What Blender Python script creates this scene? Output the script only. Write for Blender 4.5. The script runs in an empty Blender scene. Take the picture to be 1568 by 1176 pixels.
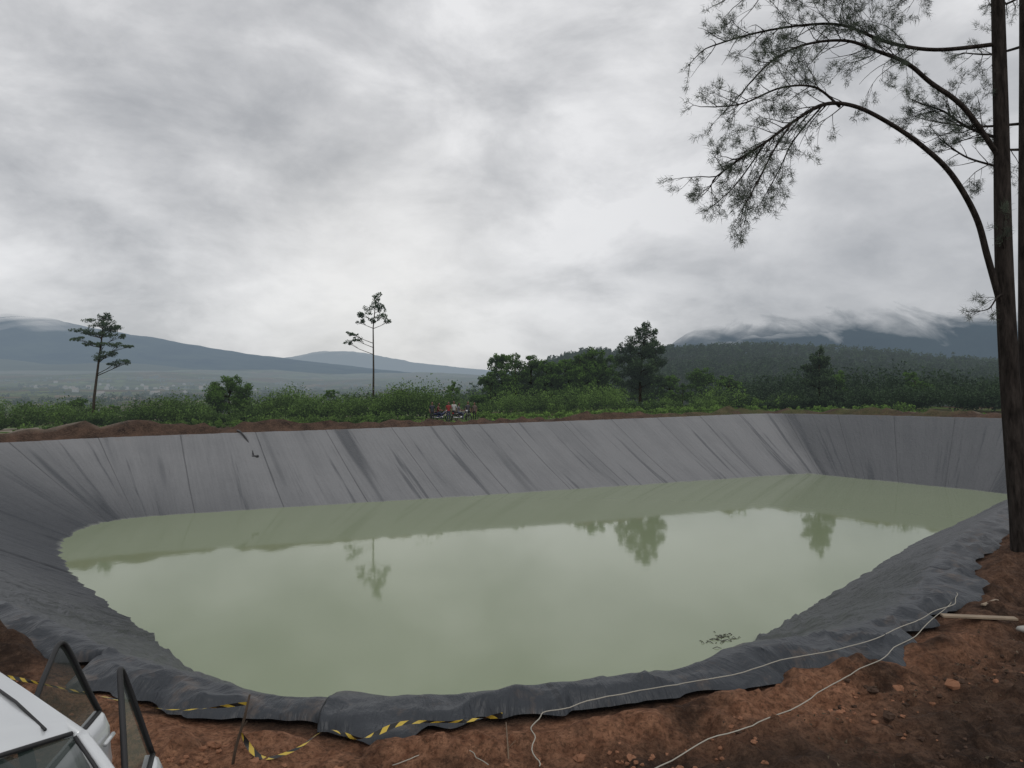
import bpy, bmesh, math, random
import numpy as np
from mathutils import Vector, Matrix
R=random.Random(7); rng=np.random.default_rng(7)
S=bpy.context.scene
S.view_settings.view_transform='Standard'
try: S.view_settings.look='None'
except Exception: pass
S.view_settings.exposure=0
COL=S.collection
# ---------------------------------------------------------------- helpers
def ss(x,a,b):
    t=np.clip((np.asarray(x,dtype=float)-a)/(b-a),0,1); return t*t*(3-2*t)
def _h(ix,iy):
    v=np.sin(ix*127.1+iy*311.7+17.3)*43758.5453
    return v-np.floor(v)
def vn(x,y):
    x=np.asarray(x,dtype=float); y=np.asarray(y,dtype=float)
    ix=np.floor(x); iy=np.floor(y); fx=x-ix; fy=y-iy
    fx=fx*fx*(3-2*fx); fy=fy*fy*(3-2*fy)
    a=_h(ix,iy);b=_h(ix+1,iy);c=_h(ix,iy+1);d=_h(ix+1,iy+1)
    return (a+(b-a)*fx)*(1-fy)+(c+(d-c)*fx)*fy
def fbm(x,y,o=4):
    s=0;a=.5
    for i in range(o):
        s=s+a*(vn(x*2**i+i*13.7,y*2**i+i*7.1)*2-1); a*=.5
    return s
class MB:
    def __init__(s): s.v=[];s.f=[];s.m=[]
    def add(s,v,f,m=0):
        o=len(s.v); s.v+= [tuple(p) for p in v]; s.f+=[tuple(i+o for i in q) for q in f]; s.m+=[m]*len(f)
    def tube(s,pts,rad,n=6,m=0,cap=True):
        pts=[Vector(p) for p in pts]; k=len(pts)
        if not hasattr(rad,'__len__'): rad=[rad]*k
        v=[];f=[]
        t0=(pts[1]-pts[0]).normalized()
        up=Vector((0,0,1)) if abs(t0.z)<.9 else Vector((1,0,0))
        a=t0.cross(up).normalized()
        for i,p in enumerate(pts):
            t=(pts[min(i+1,k-1)]-pts[max(i-1,0)])
            if t.length<1e-9: t=t0
            t.normalize(); a=(a-t*a.dot(t)).normalized(); b=t.cross(a)
            for j in range(n):
                an=2*math.pi*j/n
                v.append(p+(a*math.cos(an)+b*math.sin(an))*rad[i])
        for i in range(k-1):
            for j in range(n):
                f.append((i*n+j,i*n+(j+1)%n,(i+1)*n+(j+1)%n,(i+1)*n+j))
        if cap: f.append(tuple(range(n-1,-1,-1))); f.append(tuple((k-1)*n+j for j in range(n)))
        s.add(v,f,m)
    def ell(s,c,r,nu=10,nv=7,m=0,jit=0):
        v=[];f=[]
        for i in range(nv+1):
            th=math.pi*i/nv
            for j in range(nu):
                ph=2*math.pi*j/nu; q=1+R.uniform(-jit,jit)
                v.append((c[0]+r[0]*math.sin(th)*math.cos(ph)*q,c[1]+r[1]*math.sin(th)*math.sin(ph)*q,c[2]+r[2]*math.cos(th)*q))
        for i in range(nv):
            for j in range(nu): f.append((i*nu+j,(i+1)*nu+j,(i+1)*nu+(j+1)%nu,i*nu+(j+1)%nu))
        s.add(v,f,m)
    def box(s,c,d,m=0,rot=0,b=.12):
        cx,cy,cz=c; x,y,z=[k/2 for k in d]; e=min(x,y,z)*b*2
        v=[]
        for (zz,q) in ((-z,e),(-z+e,0),(z-e,0),(z,e)):
            for sx,sy in ((-1,-1),(1,-1),(1,1),(-1,1)):
                px,py=sx*(x-q),sy*(y-q)
                v.append((cx+px*math.cos(rot)-py*math.sin(rot),cy+px*math.sin(rot)+py*math.cos(rot),cz+zz))
        f=[(3,2,1,0),(12,13,14,15)]
        for l in range(3):
            for j in range(4): f.append((l*4+j,l*4+(j+1)%4,(l+1)*4+(j+1)%4,(l+1)*4+j))
        s.add(v,f,m)
    def grid(s,rows,m=0,closed=False):
        n=len(rows[0]); v=[p for r in rows for p in r]; f=[]
        for i in range(len(rows)-1):
            for j in range(n if closed else n-1):
                f.append((i*n+j,i*n+(j+1)%n,(i+1)*n+(j+1)%n,(i+1)*n+j))
        s.add(v,f,m)
    def obj(s,name,mats,parent=None,smooth=True,mw=None):
        me=bpy.data.meshes.new(name); me.from_pydata(s.v,[],s.f)
        for mt in mats: me.materials.append(mt)
        me.polygons.foreach_set('material_index',s.m)
        if smooth: me.polygons.foreach_set('use_smooth',[True]*len(s.f))
        me.update()
        ob=bpy.data.objects.new(name,me); COL.objects.link(ob)
        if parent: ob.parent=parent
        if mw is not None: ob.matrix_world=mw
        return ob
class LB:   # leaf / needle triangles
    def __init__(s): s.v=[];s.t=[]
    def clump(s,c,r,n,size,tint=.5,shell=.55):
        d=rng.normal(size=(n,3)); d/=np.linalg.norm(d,axis=1)[:,None]
        q=rng.uniform(shell**3,1,n)**(1/3)
        q*=1+.22*np.sin(d[:,0]*5+tint*9)*np.cos(d[:,2]*6+c[0])
        p=np.array(c)+d*q[:,None]*np.array(r)
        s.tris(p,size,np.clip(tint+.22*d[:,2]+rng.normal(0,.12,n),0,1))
    def tris(s,p,size,t):
        n=len(p)
        a=rng.normal(size=(n,3)); a/=np.linalg.norm(a,axis=1)[:,None]
        b=rng.normal(size=(n,3)); b-=a*(a*b).sum(1)[:,None]; b/=np.linalg.norm(b,axis=1)[:,None]
        z=(size*rng.uniform(.55,1.35,n))[:,None]
        v=np.stack([p+a*z,p-.5*a*z+.5*b*z,p-.5*a*z-.5*b*z],1).reshape(-1,3)
        s.v.append(v); s.t.append(np.repeat(t,3))
    def needles(s,c,d,n,L,w,tint,spread=.9):
        d=np.array(d,dtype=float); d/=np.linalg.norm(d)+1e-9
        a=d*0.6+rng.normal(size=(n,3))*spread*.62; a/=np.linalg.norm(a,axis=1)[:,None]
        b=rng.normal(size=(n,3)); b-=a*(a*b).sum(1)[:,None]; b/=np.linalg.norm(b,axis=1)[:,None]
        l=(L*rng.uniform(.6,1.15,n))[:,None]; c=np.array(c)+rng.normal(size=(n,3))*.028
        v=np.stack([c-b*w*.5,c+b*w*.5,c+a*l],1).reshape(-1,3)
        s.v.append(v); s.t.append(np.full(3*n,tint)+np.repeat(rng.normal(0,.1,n),3))
    def obj(s,name,mat,parent=None):
        v=np.concatenate(s.v); t=np.clip(np.concatenate(s.t),0,1); n=len(v)
        me=bpy.data.meshes.new(name)
        me.vertices.add(n); me.vertices.foreach_set('co',v.ravel())
        me.loops.add(n); me.loops.foreach_set('vertex_index',np.arange(n,dtype=np.int32))
        me.polygons.add(n//3); me.polygons.foreach_set('loop_start',np.arange(0,n,3,dtype=np.int32))
        me.update(calc_edges=True)
        at=me.attributes.new('tint','FLOAT','POINT'); at.data.foreach_set('value',t.astype(np.float32))
        me.materials.append(mat)
        ob=bpy.data.objects.new(name,me); COL.objects.link(ob)
        if parent: ob.parent=parent
        return ob
# ---------------------------------------------------------------- materials
class NT:
    def __init__(s,mat): s.t=mat.node_tree
    def n(s,ty,**k):
        nd=s.t.nodes.new(ty)
        for a,b in k.items(): setattr(nd,a,b)
        return nd
    def l(s,a,b): s.t.links.new(a,b)
    def math(s,op,a,b=None,c=None,clamp=False):
        nd=s.n('ShaderNodeMath',operation=op); nd.use_clamp=clamp
        for i,x in enumerate((a,b,c)):
            if x is None: continue
            if hasattr(x,'is_output'): s.l(x,nd.inputs[i])
            else: nd.inputs[i].default_value=x
        return nd.outputs[0]
    def vmath(s,op,a,b=None):
        nd=s.n('ShaderNodeVectorMath',operation=op)
        for i,x in enumerate((a,b)):
            if x is None: continue
            if hasattr(x,'is_output'): s.l(x,nd.inputs[i])
            elif op=='SCALE' and i==1: nd.inputs['Scale'].default_value=x
            else: nd.inputs[i].default_value=x
        return nd.outputs['Value'] if op in('LENGTH','DOT_PRODUCT') else nd.outputs[0]
    def noise(s,vec,scale,detail=4,rough=.55,dist=0):
        nd=s.n('ShaderNodeTexNoise'); nd.inputs['Scale'].default_value=scale; nd.inputs['Detail'].default_value=detail
        nd.inputs['Roughness'].default_value=rough; nd.inputs['Distortion'].default_value=dist
        if vec is not None: s.l(vec,nd.inputs['Vector'])
        return nd.outputs[0]
    def ramp(s,f,pts):
        nd=s.n('ShaderNodeValToRGB'); e=nd.color_ramp.elements
        while len(e)<len(pts): e.new(.5)
        for i,(p,c) in enumerate(pts):
            e[i].position=p; e[i].color=(c,c,c,1) if not hasattr(c,'__len__') else (*c,1)
        s.l(f,nd.inputs[0]); return nd.outputs[0]
    def mix(s,f,a,b,bt='MIX'):
        nd=s.n('ShaderNodeMix',data_type='RGBA',blend_type=bt)
        for i,x in ((0,f),(6,a),(7,b)):
            if hasattr(x,'is_output'): s.l(x,nd.inputs[i])
            elif i==0: nd.inputs[0].default_value=x
            else: nd.inputs[i].default_value=(*x,1) if len(x)==3 else x
        return nd.outputs[2]
    def attr(s,name,out='Fac'):
        nd=s.n('ShaderNodeAttribute'); nd.attribute_name=name; return nd.outputs[out]
    def pos(s): return s.n('ShaderNodeNewGeometry').outputs['Position']
    def bump(s,h,strength=.5,dist=.05):
        nd=s.n('ShaderNodeBump'); nd.inputs['Strength'].default_value=strength; nd.inputs['Distance'].default_value=dist
        s.l(h,nd.inputs['Height']); return nd.outputs[0]
    def map(s,vec,sc):
        return s.vmath('MULTIPLY',vec,sc)
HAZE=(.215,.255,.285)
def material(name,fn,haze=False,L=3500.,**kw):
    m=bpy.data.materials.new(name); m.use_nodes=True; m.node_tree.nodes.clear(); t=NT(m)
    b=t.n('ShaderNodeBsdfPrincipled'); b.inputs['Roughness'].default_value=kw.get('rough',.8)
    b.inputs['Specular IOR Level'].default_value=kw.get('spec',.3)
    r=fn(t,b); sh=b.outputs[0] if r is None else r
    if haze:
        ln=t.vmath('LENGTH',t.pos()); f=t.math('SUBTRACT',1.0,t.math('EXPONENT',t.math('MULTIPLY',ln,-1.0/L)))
        e=t.n('ShaderNodeEmission'); e.inputs[0].default_value=(*kw.get('hz',HAZE),1)  # haze painted into the material as emission, stronger with distance from the origin
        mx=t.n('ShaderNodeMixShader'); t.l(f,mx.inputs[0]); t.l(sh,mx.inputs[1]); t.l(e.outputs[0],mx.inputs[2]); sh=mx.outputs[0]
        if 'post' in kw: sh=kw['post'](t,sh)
    o=t.n('ShaderNodeOutputMaterial'); t.l(sh,o.inputs[0])
    return m
def flat(name,c,rough=.6,metal=0,spec=.5,var=.25,sc=3.,alpha=None,bump=0,coat=0):
    def f(t,b):
        n=t.noise(t.n('ShaderNodeTexCoord').outputs['Object'],sc,5)
        col=t.mix(t.math('MULTIPLY',n,1.0),[x*(1-var) for x in c],[min(1,x*(1+var)) for x in c])
        t.l(col,b.inputs['Base Color']); b.inputs['Metallic'].default_value=metal
        if alpha is not None: b.inputs['Alpha'].default_value=alpha
        if coat: b.inputs['Coat Weight'].default_value=coat
        if bump: t.l(t.bump(t.noise(None,sc*6,4),.6,bump),b.inputs['Normal'])
    return material(name,f,rough=rough,spec=spec)
def leafmat(name,dark,light,L=1700,trans=.25):
    def f(t,b):
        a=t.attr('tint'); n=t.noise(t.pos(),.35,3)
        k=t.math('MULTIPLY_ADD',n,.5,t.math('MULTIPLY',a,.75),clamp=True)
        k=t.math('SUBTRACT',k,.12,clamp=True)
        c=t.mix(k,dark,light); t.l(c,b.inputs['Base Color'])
        tr=t.n('ShaderNodeBsdfTranslucent'); t.l(c,tr.inputs[0])
        mx=t.n('ShaderNodeMixShader'); mx.inputs[0].default_value=trans
        t.l(b.outputs[0],mx.inputs[1]); t.l(tr.outputs[0],mx.inputs[2]); return mx.outputs[0]
    return material(name,f,haze=True,L=L,rough=.7,spec=.15)
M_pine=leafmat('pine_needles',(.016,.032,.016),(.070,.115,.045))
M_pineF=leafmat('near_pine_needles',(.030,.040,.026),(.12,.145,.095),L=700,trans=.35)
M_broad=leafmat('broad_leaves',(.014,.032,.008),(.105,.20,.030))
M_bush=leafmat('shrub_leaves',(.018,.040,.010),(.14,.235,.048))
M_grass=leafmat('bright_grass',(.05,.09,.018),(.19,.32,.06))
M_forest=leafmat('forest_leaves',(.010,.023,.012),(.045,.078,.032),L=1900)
M_bark=flat('bark',(.06,.052,.045),.9,spec=.1,var=.5,sc=5,bump=.03)
def barkn(t,b):
    p=t.map(t.pos(),(9,9,1.8)); n=t.noise(p,1.5,6,.65); v=t.n('ShaderNodeTexVoronoi'); v.inputs['Scale'].default_value=1.3; t.l(p,v.inputs['Vector'])
    t.l(t.mix(t.ramp(n,[(.3,0),(.7,1)]),(.012,.010,.009),(.060,.050,.044)),b.inputs['Base Color'])
    t.l(t.bump(t.math('ADD',n,v.outputs[0]),1.0,.05),b.inputs['Normal'])
M_barkN=material('near_pine_bark',barkn,rough=.95,spec=.1)
# ---------------------------------------------------------------- pond outline (rim , waterline)
PR=[((-1.7,6.94),(-2.2,15.0)),((-2.35,7.04),(-3.8,15.4)),((-2.8,7.23),(-5.2,16.0)),((-4.1,8.0),(-6.5,16.9)),((-5.3,8.9),(-8.0,18.5)),
((-6.9,10.1),(-9.6,20.3)),((-12,14.6),(-11.8,22.6)),((-18.5,20),(-14.5,25.5)),((-24.5,25.5),(-17,28.5)),((-29,31.5),(-19.4,32)),
((-31.5,36.5),(-20.5,34.6)),((-31.6,40),(-20.9,36.4)),((-29.2,43.2),(-20.7,38.1)),((-24.6,46.8),(-19.4,39.7)),((-20.6,48.7),(-16.5,41.0)),((-14.9,51.0),(-10.6,43.6)),
((-8.5,53.6),(-4.2,46.3)),((-1.7,56.8),(2.4,49.3)),((6,60.3),(9.9,52.7)),((14.8,64.6),(17.3,56.2)),((21.2,67.9),(22.3,58.4)),((23.8,68.2),(23.4,58.4)),
((28.9,64.0),(26,55.2)),((35.8,55.7),(30.4,49.6)),((39,51),(31.6,47.3)),((39.6,47),(31,45.7)),((36.5,42.5),(28.6,43.9)),((30,35.5),(24,39.2)),
((22,27.5),(18.6,33.8)),((15,20.8),(14,28.6)),((10.7,16.7),(11,25.3)),((7.6,13.2),(9,23.0)),((5.8,10.7),(7.4,21.2)),((4.57,9.27),(6.2,19.8)),
((3.5,8.7),(5,18.3)),((2.5,8.3),(3.9,17)),((1.8,7.7),(2.8,16)),((.41,7.2),(1.0,15.2)),((-.5,7.0),(-.6,15.0))]
A=np.array([(*a,*b) for a,b in PR]); n0=len(A)
smp=[]
for i in range(n0):
    p0,p1,p2,p3=A[i-1],A[i],A[(i+1)%n0],A[(i+2)%n0]
    L=np.hypot(*(p2-p1)[:2]); L=max(L,np.hypot(*(p2-p1)[2:])*.5)
    st=.045 if p1[1]<12 else (.12 if p1[1]<24 else .2)
    k=max(3,int(L/st))
    t=(np.arange(k)/k)[:,None]
    smp.append(.5*((2*p1)+(-p0+p2)*t+(2*p0-5*p1+4*p2-p3)*t*t+(-p0+3*p1-3*p2+p3)*t**3))
C=np.concatenate(smp); nC=len(C)
rim=C[:,:2]; wat=C[:,2:]
seg=np.hypot(*(np.roll(rim,-1,0)-rim).T)
U=np.concatenate([[0],np.cumsum(seg)[:-1]])
RPi=[]; last=-9
for i_ in range(nC):
    if U[i_]-last>(.3 if rim[i_,1]<14 else .9): RPi.append(i_); last=U[i_]
RP=rim[RPi]
def sdist(x,y):   # +inside
    sh=x.shape; x=x.ravel();y=y.ravel(); out=-np.full(len(x),80.)
    sel=(np.abs(x)<60)&(y>-6)&(y<100); x=x[sel];y=y[sel]
    best=np.full(len(x),1e9); ins=np.zeros(len(x),bool)
    Q=np.roll(RP,-1,0)
    for (ax,ay),(bx,by) in zip(RP,Q):
        dx,dy=bx-ax,by-ay; t=np.clip(((x-ax)*dx+(y-ay)*dy)/(dx*dx+dy*dy+1e-12),0,1)
        d=(x-ax-t*dx)**2+(y-ay-t*dy)**2; best=np.minimum(best,d)
        c=((ay>y)!=(by>y)); xi=ax+(y-ay)/(dy if abs(dy)>1e-12 else 1e-12)*dx
        ins^=(c&(x<xi))
    d=np.sqrt(best); out[sel]=np.where(ins,d,-d); return out.reshape(sh)
def G0(x,y):
    x=np.asarray(x,dtype=float);y=np.asarray(y,dtype=float)
    r=np.hypot(x,y); ang=np.arctan2(x,y)
    z=(.013*np.clip(x,-40,40)-.1)*ss(y,20,40)
    left=1-ss(ang,-.10,.10)
    z=z+left*(-1.0*ss(r,62,100)-14*ss(r,100,420)+85*ss(r,1300,5200)+fbm(x/160,y/160,3)*7*ss(r,250,700)+fbm(x/700+4,y/500,4)*46*ss(r,900,2600))
    hill=20+5*np.sin(ang*5.5+.4)-4*ss(ang,.35,.6)
    z=z+(1-left)*(-3.0*ss(r,95,165)+hill*ss(r,185,560)+fbm(x/90,y/90,3)*5*ss(r,180,400))
    z=z+1.3*np.exp(-((x-.3)**2+(y+.6)**2)/2.9)
    return z
# ---------------------------------------------------------------- terrain
def axis(segs,far,g=1.07):
    a=[segs[0][0]]
    for s0,s1,st in segs:
        k=int(round((s1-s0)/st)); a+=list(s0+(np.arange(k)+1)*(s1-s0)/k)
    st=segs[-1][2]; x=a[-1]
    while x<far: st*=g; x+=st; a.append(x)
    st=segs[0][2]; x=a[0]; lo=[]
    while x>-far: st*=g; x-=st; lo.append(x)
    return np.array(lo[::-1]+a)
ax=axis([(-44,-10,.6),(-10,-7,.3),(-7,9.5,.05),(9.5,14,.2),(14,46,.6)],14000)
ay=axis([(-3,3,.4),(3,13,.05),(13,20,.25),(20,95,.6)],14000)
X,Y=np.meshgrid(ax,ay)
sd=sdist(X,Y); e=-sd
near=1-ss(np.hypot(X,Y),20,34)
ew=ss(e,.35,1.1)
Z=G0(X,Y)
def lumps(x,y): return fbm(x*.9,y*.9,4)*.12+fbm(x*3.1,y*3.1,4)*.14+np.abs(fbm(x*5.5+3,y*5.5,2))*.08+np.maximum(0,fbm(x*8.3,y*8.3+4,2)-.10)*.13
Z+=near*(lumps(X,Y)*ew-.045)+(1-near)*fbm(X*.5,Y*.5,3)*.12*ss(e,.5,4)*(1-ss(np.hypot(X,Y),300,900))
mound=np.exp(-((X+6.2)**2/1.0+(Y-8.15)**2/.5))
Z+=.48*mound*(1+fbm(X*3,Y*3,3))*ss(e,.1,.7)
Z+=.10*np.exp(-((e-.85)/.28)**2)*near*(1+2*fbm(X*2,Y*2,3))*ss(e,.35,.7)
berm=np.exp(-((e-1.6)/.9)**2)*ss(Y,24,36)*(.50+.5*fbm(X*.35,Y*.35,4)+.5*fbm(X*1.3,Y*1.3,2))*(.75+.45*ss(-X,8,24))
Z+=np.maximum(berm,0)*1.15
Z=np.where(sd>.12,np.maximum(Z-(sd-.12)*1.5,-6.5),Z)
ny,nx=X.shape
V=np.stack([X,Y,Z],-1).reshape(-1,3)
i=np.arange(ny*nx).reshape(ny,nx)
F=np.stack([i[:-1,:-1],i[:-1,1:],i[1:,1:],i[1:,:-1]],-1).reshape(-1,4)
me=bpy.data.meshes.new('ground'); me.vertices.add(len(V)); me.vertices.foreach_set('co',V.ravel())
me.loops.add(F.size); me.loops.foreach_set('vertex_index',F.ravel().astype(np.int32))
me.polygons.add(len(F)); me.polygons.foreach_set('loop_start',np.arange(0,F.size,4,dtype=np.int32))
me.update(calc_edges=True); me.polygons.foreach_set('use_smooth',np.ones(len(F),bool))
rr=np.hypot(X,Y); ang=np.arctan2(X,Y)
orange=np.clip(1.15-ss(e,.8,1.9)+1.0*fbm(X*.7,Y*.7,3),0,1)*near*ss(e,0.3,.5)*(1-.8*ss(X,4.3,6.5))*(1-ss(mound,.05,.3))*(1-.8*ss(-X,4.4,5.2))
green=ss(e,2.6,4.2)*ss(Y,28,40)
green=np.maximum(green,ss(rr,60,90))*ss(fbm(X*.06+4,Y*.06,3)+.35,0,.15)
sand=ss(fbm(X*.045+9.2,Y*.11+3.1,3),.10,.18)*ss(e,5,8)*(1-ss(rr,150,260))*(1-ss(X,-12,-4))
sand=np.maximum(sand,.75*ss(e,1.6,2.6)*(1-ss(e,5,6.5))*ss(X,27,30)*ss(Y,48,52))
sand=np.maximum(sand,.9*ss(e,1.2,2.)*(1-ss(e,3.6,5))*(1-ss(X,-27,-24))*ss(Y,34,38))
forest=ss(ang,-.02,.06)*ss(rr,125,165)
ca=me.color_attributes.new('cov','FLOAT_COLOR','POINT')
ca.data.foreach_set('color',np.stack([orange,green,sand,forest],-1).astype(np.float32).ravel())
def gm(t,b):
    p=t.pos(); s=t.n('ShaderNodeSeparateColor'); t.l(t.attr('cov','Color'),s.inputs[0]); fo=t.attr('cov','Alpha')
    n1=t.noise(p,1.1,8,.62); n2=t.noise(p,9,6,.65); n3=t.noise(p,.35,4); n4=t.noise(p,28,5,.7)
    dark=t.mix(t.ramp(n1,[(.32,0),(.68,1)]),(.022,.013,.009),(.135,.080,.054))
    dark=t.mix(t.math('MULTIPLY',t.ramp(n2,[(.45,0),(.7,1)]),.6),dark,(.20,.125,.085))
    org=t.mix(t.ramp(n2,[(.3,0),(.7,1)]),(.18,.075,.040),(.56,.29,.17))
    ofac=t.math('MULTIPLY',s.outputs[0],t.ramp(n1,[(.36,.15),(.52,1)]))
    col=t.mix(ofac,dark,org)
    col=t.mix(t.math('MULTIPLY',t.ramp(n4,[(.40,1),(.52,0)]),.5),col,(.030,.018,.012))
    vr=t.n('ShaderNodeTexVoronoi'); vr.inputs['Scale'].default_value=.009; t.l(t.vmath('ADD',p,t.vmath('SCALE',t.n('ShaderNodeTexNoise').outputs[1],30)),vr.inputs['Vector'])
    sc=t.n('ShaderNodeSeparateColor'); t.l(vr.outputs['Color'],sc.inputs[0])
    field=t.mix(sc.outputs[0],(.024,.045,.018),(.11,.15,.055))
    field=t.mix(t.ramp(sc.outputs[1],[(.78,0),(.83,1)]),field,(.16,.125,.085))
    field=t.mix(t.math('MULTIPLY',t.ramp(t.noise(p,.014,7,.72),[(.46,0),(.54,1)]),.85),field,(.012,.026,.012))
    gn=t.mix(t.noise(p,.8,6,.7),(.03,.06,.014),(.13,.205,.046))
    gn=t.mix(t.ramp(t.noise(p,.22,5,.6),[(.5,0),(.58,1)]),gn,(.085,.06,.042))
    rd=t.n('ShaderNodeMapRange'); t.l(t.vmath('LENGTH',p),rd.inputs[0]); rd.inputs[1].default_value=110; rd.inputs[2].default_value=240
    gcol=t.mix(rd.outputs[0],gn,field)
    gf=t.math('MULTIPLY',s.outputs[1],t.ramp(n3,[(.25,.5),(.45,1)]))
    col=t.mix(gf,col,gcol)
    col=t.mix(s.outputs[2],col,(.36,.32,.26))
    col=t.mix(fo,col,(.012,.020,.012))
    t.l(col,b.inputs['Base Color'])
    h=t.math('ADD',t.noise(p,14,7,.7),t.math('MULTIPLY',t.noise(p,50,4,.6),.4))
    t.l(t.bump(h,1.0,.13),b.inputs['Normal'])
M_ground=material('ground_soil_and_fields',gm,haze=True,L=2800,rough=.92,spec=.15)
me.materials.append(M_ground)
ground=bpy.data.objects.new('ground',me); COL.objects.link(ground)
def gz(x,y): return float(G0(x,y))
# ---------------------------------------------------------------- liner
tan=np.roll(rim,-1,0)-np.roll(rim,1,0); tan/=np.linalg.norm(tan,axis=1)[:,None]
outn=np.stack([-tan[:,1],tan[:,0]],1)
nearu=1-ss(rim[:,1],14,30)
g=G0(rim[:,0],rim[:,1])
wid=(.46+.6*fbm(U*.55,U*0+2.2,3)+.30*fbm(U*2.4,U*0+5,3))*(.45+.55*nearu)+.12
wid=np.maximum(wid,.08)
rows=[];uv=[]
slope=np.hypot(*(rim-wat).T)
def addrow(xy,z,v): rows.append(np.column_stack([xy,z])); uv.append(np.column_stack([U,np.full(nC,0)+v,np.zeros(nC)]))
def rdg(a): return 1-np.minimum(1,np.abs(a)*4)
for k,q in enumerate(np.linspace(1,0,15)):
    w=wid*q; xy=rim+outn*w[:,None]
    crump=(.085*rdg(fbm(U*1.1+w*1.3,w*.8+3,2))+.06*rdg(fbm(U*2.6-w*1.5,w*1.5+7,2))+.05*fbm(U*5,w*4,2)+.05*np.maximum(0,fbm(U*.9,q*2,2)))*(.3+.7*nearu)
    z=g+.015+.085*(1-q**2)+crump*(1-q**6)*(.35+.65*q**.5 if q>0 else .35)
    addrow(xy,z,-w)
NV=34
for k in range(1,NV+5):
    q=k/NV
    xy=rim+(wat-rim)*q
    zc=g+.10+(-4-(g+.10))*q
    sag=-.10*math.sin(min(q,1)*math.pi)
    v=q*slope
    rid=1-np.abs(fbm(U*.55+v*.03,v*.05,3))*2
    w1=(.07*rid**3*(.6+vn(U*.2,U*0+1))+.03*(1-np.abs(fbm(U*1.9,v*.10+3,2))*2)**2)*min(1,q*6)
    w2=(.06*rdg(fbm(U*.8+v*.5,v*.22,2))+.04*rdg(fbm(U*1.7-v*.3,v*.4+4,2))+.02*fbm(U*3.5,v*.8,2))*nearu
    z=zc+sag+(w1+w2)
    xy=xy+outn*(.10*fbm(U*.35,v*.03+6,2))[:,None]*(1 if q>.9 else .3)
    addrow(xy,z,v)
LV=np.array(rows); LU=np.array(uv); nr=len(LV)
i=np.arange(nr*nC).reshape(nr,nC); ir=np.roll(i,-1,1)
F=np.stack([i[:-1],i[1:],ir[1:],ir[:-1]],-1).reshape(-1,4)[:,::-1]
lm=bpy.data.meshes.new('pond_liner'); lm.from_pydata(LV.reshape(-1,3).tolist(),[],F.tolist())
lm.polygons.foreach_set('use_smooth',np.ones(len(F),bool))
at=lm.attributes.new('luv','FLOAT_VECTOR','POINT'); at.data.foreach_set('vector',LU.reshape(-1,3).astype(np.float32).ravel())
dx,dy=LV[:,:,0],LV[:,:,1]
dust=ss(dy,34,46)*(1-.60*ss(dx,23.0,25.0))
dust=np.maximum(dust,.34*ss(dx,4,11)*(dx>0)*(1-ss(dx,22,26)))
dust=np.maximum(dust,.30*ss(dx,22,25)); dust=np.maximum(dust,.05)
at=lm.attributes.new('dust','FLOAT','POINT'); at.data.foreach_set('value',dust.astype(np.float32).ravel())
def lmf(t,b):
    uvv=t.attr('luv','Vector'); d=t.attr('dust')
    big=t.noise(t.map(uvv,(.42,.030,1)),1,2,.5); med=t.noise(t.map(uvv,(1.3,.05,1)),1,4,.6); fine=t.noise(t.map(uvv,(8,.22,1)),1,4,.6)
    blot=t.noise(uvv,.25,5,.6)
    k=t.ramp(big,[(.36,.30),(.40,.85),(.6,1)])
    k=t.math('MULTIPLY',k,t.ramp(med,[(.36,.42),(.41,.95),(.5,1)]))
    k=t.math('MULTIPLY',k,t.math('MULTIPLY_ADD',fine,.5,.75))
    k=t.math('MULTIPLY',k,t.math('MULTIPLY_ADD',blot,.6,.70))
    k=t.math('MULTIPLY',k,d,clamp=True)
    sx=t.n('ShaderNodeSeparateXYZ'); t.l(uvv,sx.inputs[0])
    fr=t.math('FRACT',t.math('DIVIDE',t.math('MULTIPLY_ADD',med,.25,sx.outputs[0]),4.6))
    seam=t.math('LESS_THAN',fr,.014)
    c=t.mix(k,(.023,.028,.035),(.190,.193,.198))
    c=t.mix(t.math('MULTIPLY',seam,.5),c,(.02,.021,.024))
    p=t.n('ShaderNodeSeparateXYZ'); t.l(t.pos(),p.inputs[0])
    h=t.math('MULTIPLY_ADD',blot,.25,p.outputs[2]); band=t.ramp(t.math('ADD',h,4.0),[(.10,1),(.17,0)])
    c=t.mix(t.math('MULTIPLY',band,.5),c,(.24,.25,.22))
    sp=t.math('MULTIPLY',t.ramp(t.noise(uvv,2.2,7,.7),[(.54,0),(.68,1)]),t.ramp(t.math('MULTIPLY_ADD',sx.outputs[1],.4,.5),[(.35,1),(.9,0)]))
    c=t.mix(t.math('MULTIPLY',sp,.5),c,(.15,.105,.075))
    t.l(c,b.inputs['Base Color'])
    t.l(t.math('MULTIPLY_ADD',k,.5,.38),b.inputs['Roughness'])
    hh=t.math('ADD',t.math('MULTIPLY',t.noise(t.map(uvv,(4,.9,1)),1,5,.6,.6),1.0),t.math('MULTIPLY',t.noise(uvv,5,4),.35))
    t.l(t.bump(hh,.9,.10),b.inputs['Normal'])
lm.materials.append(material('geomembrane',lmf,rough=.5,spec=.33))
liner=bpy.data.objects.new('pond_liner',lm); COL.objects.link(liner)
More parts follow.
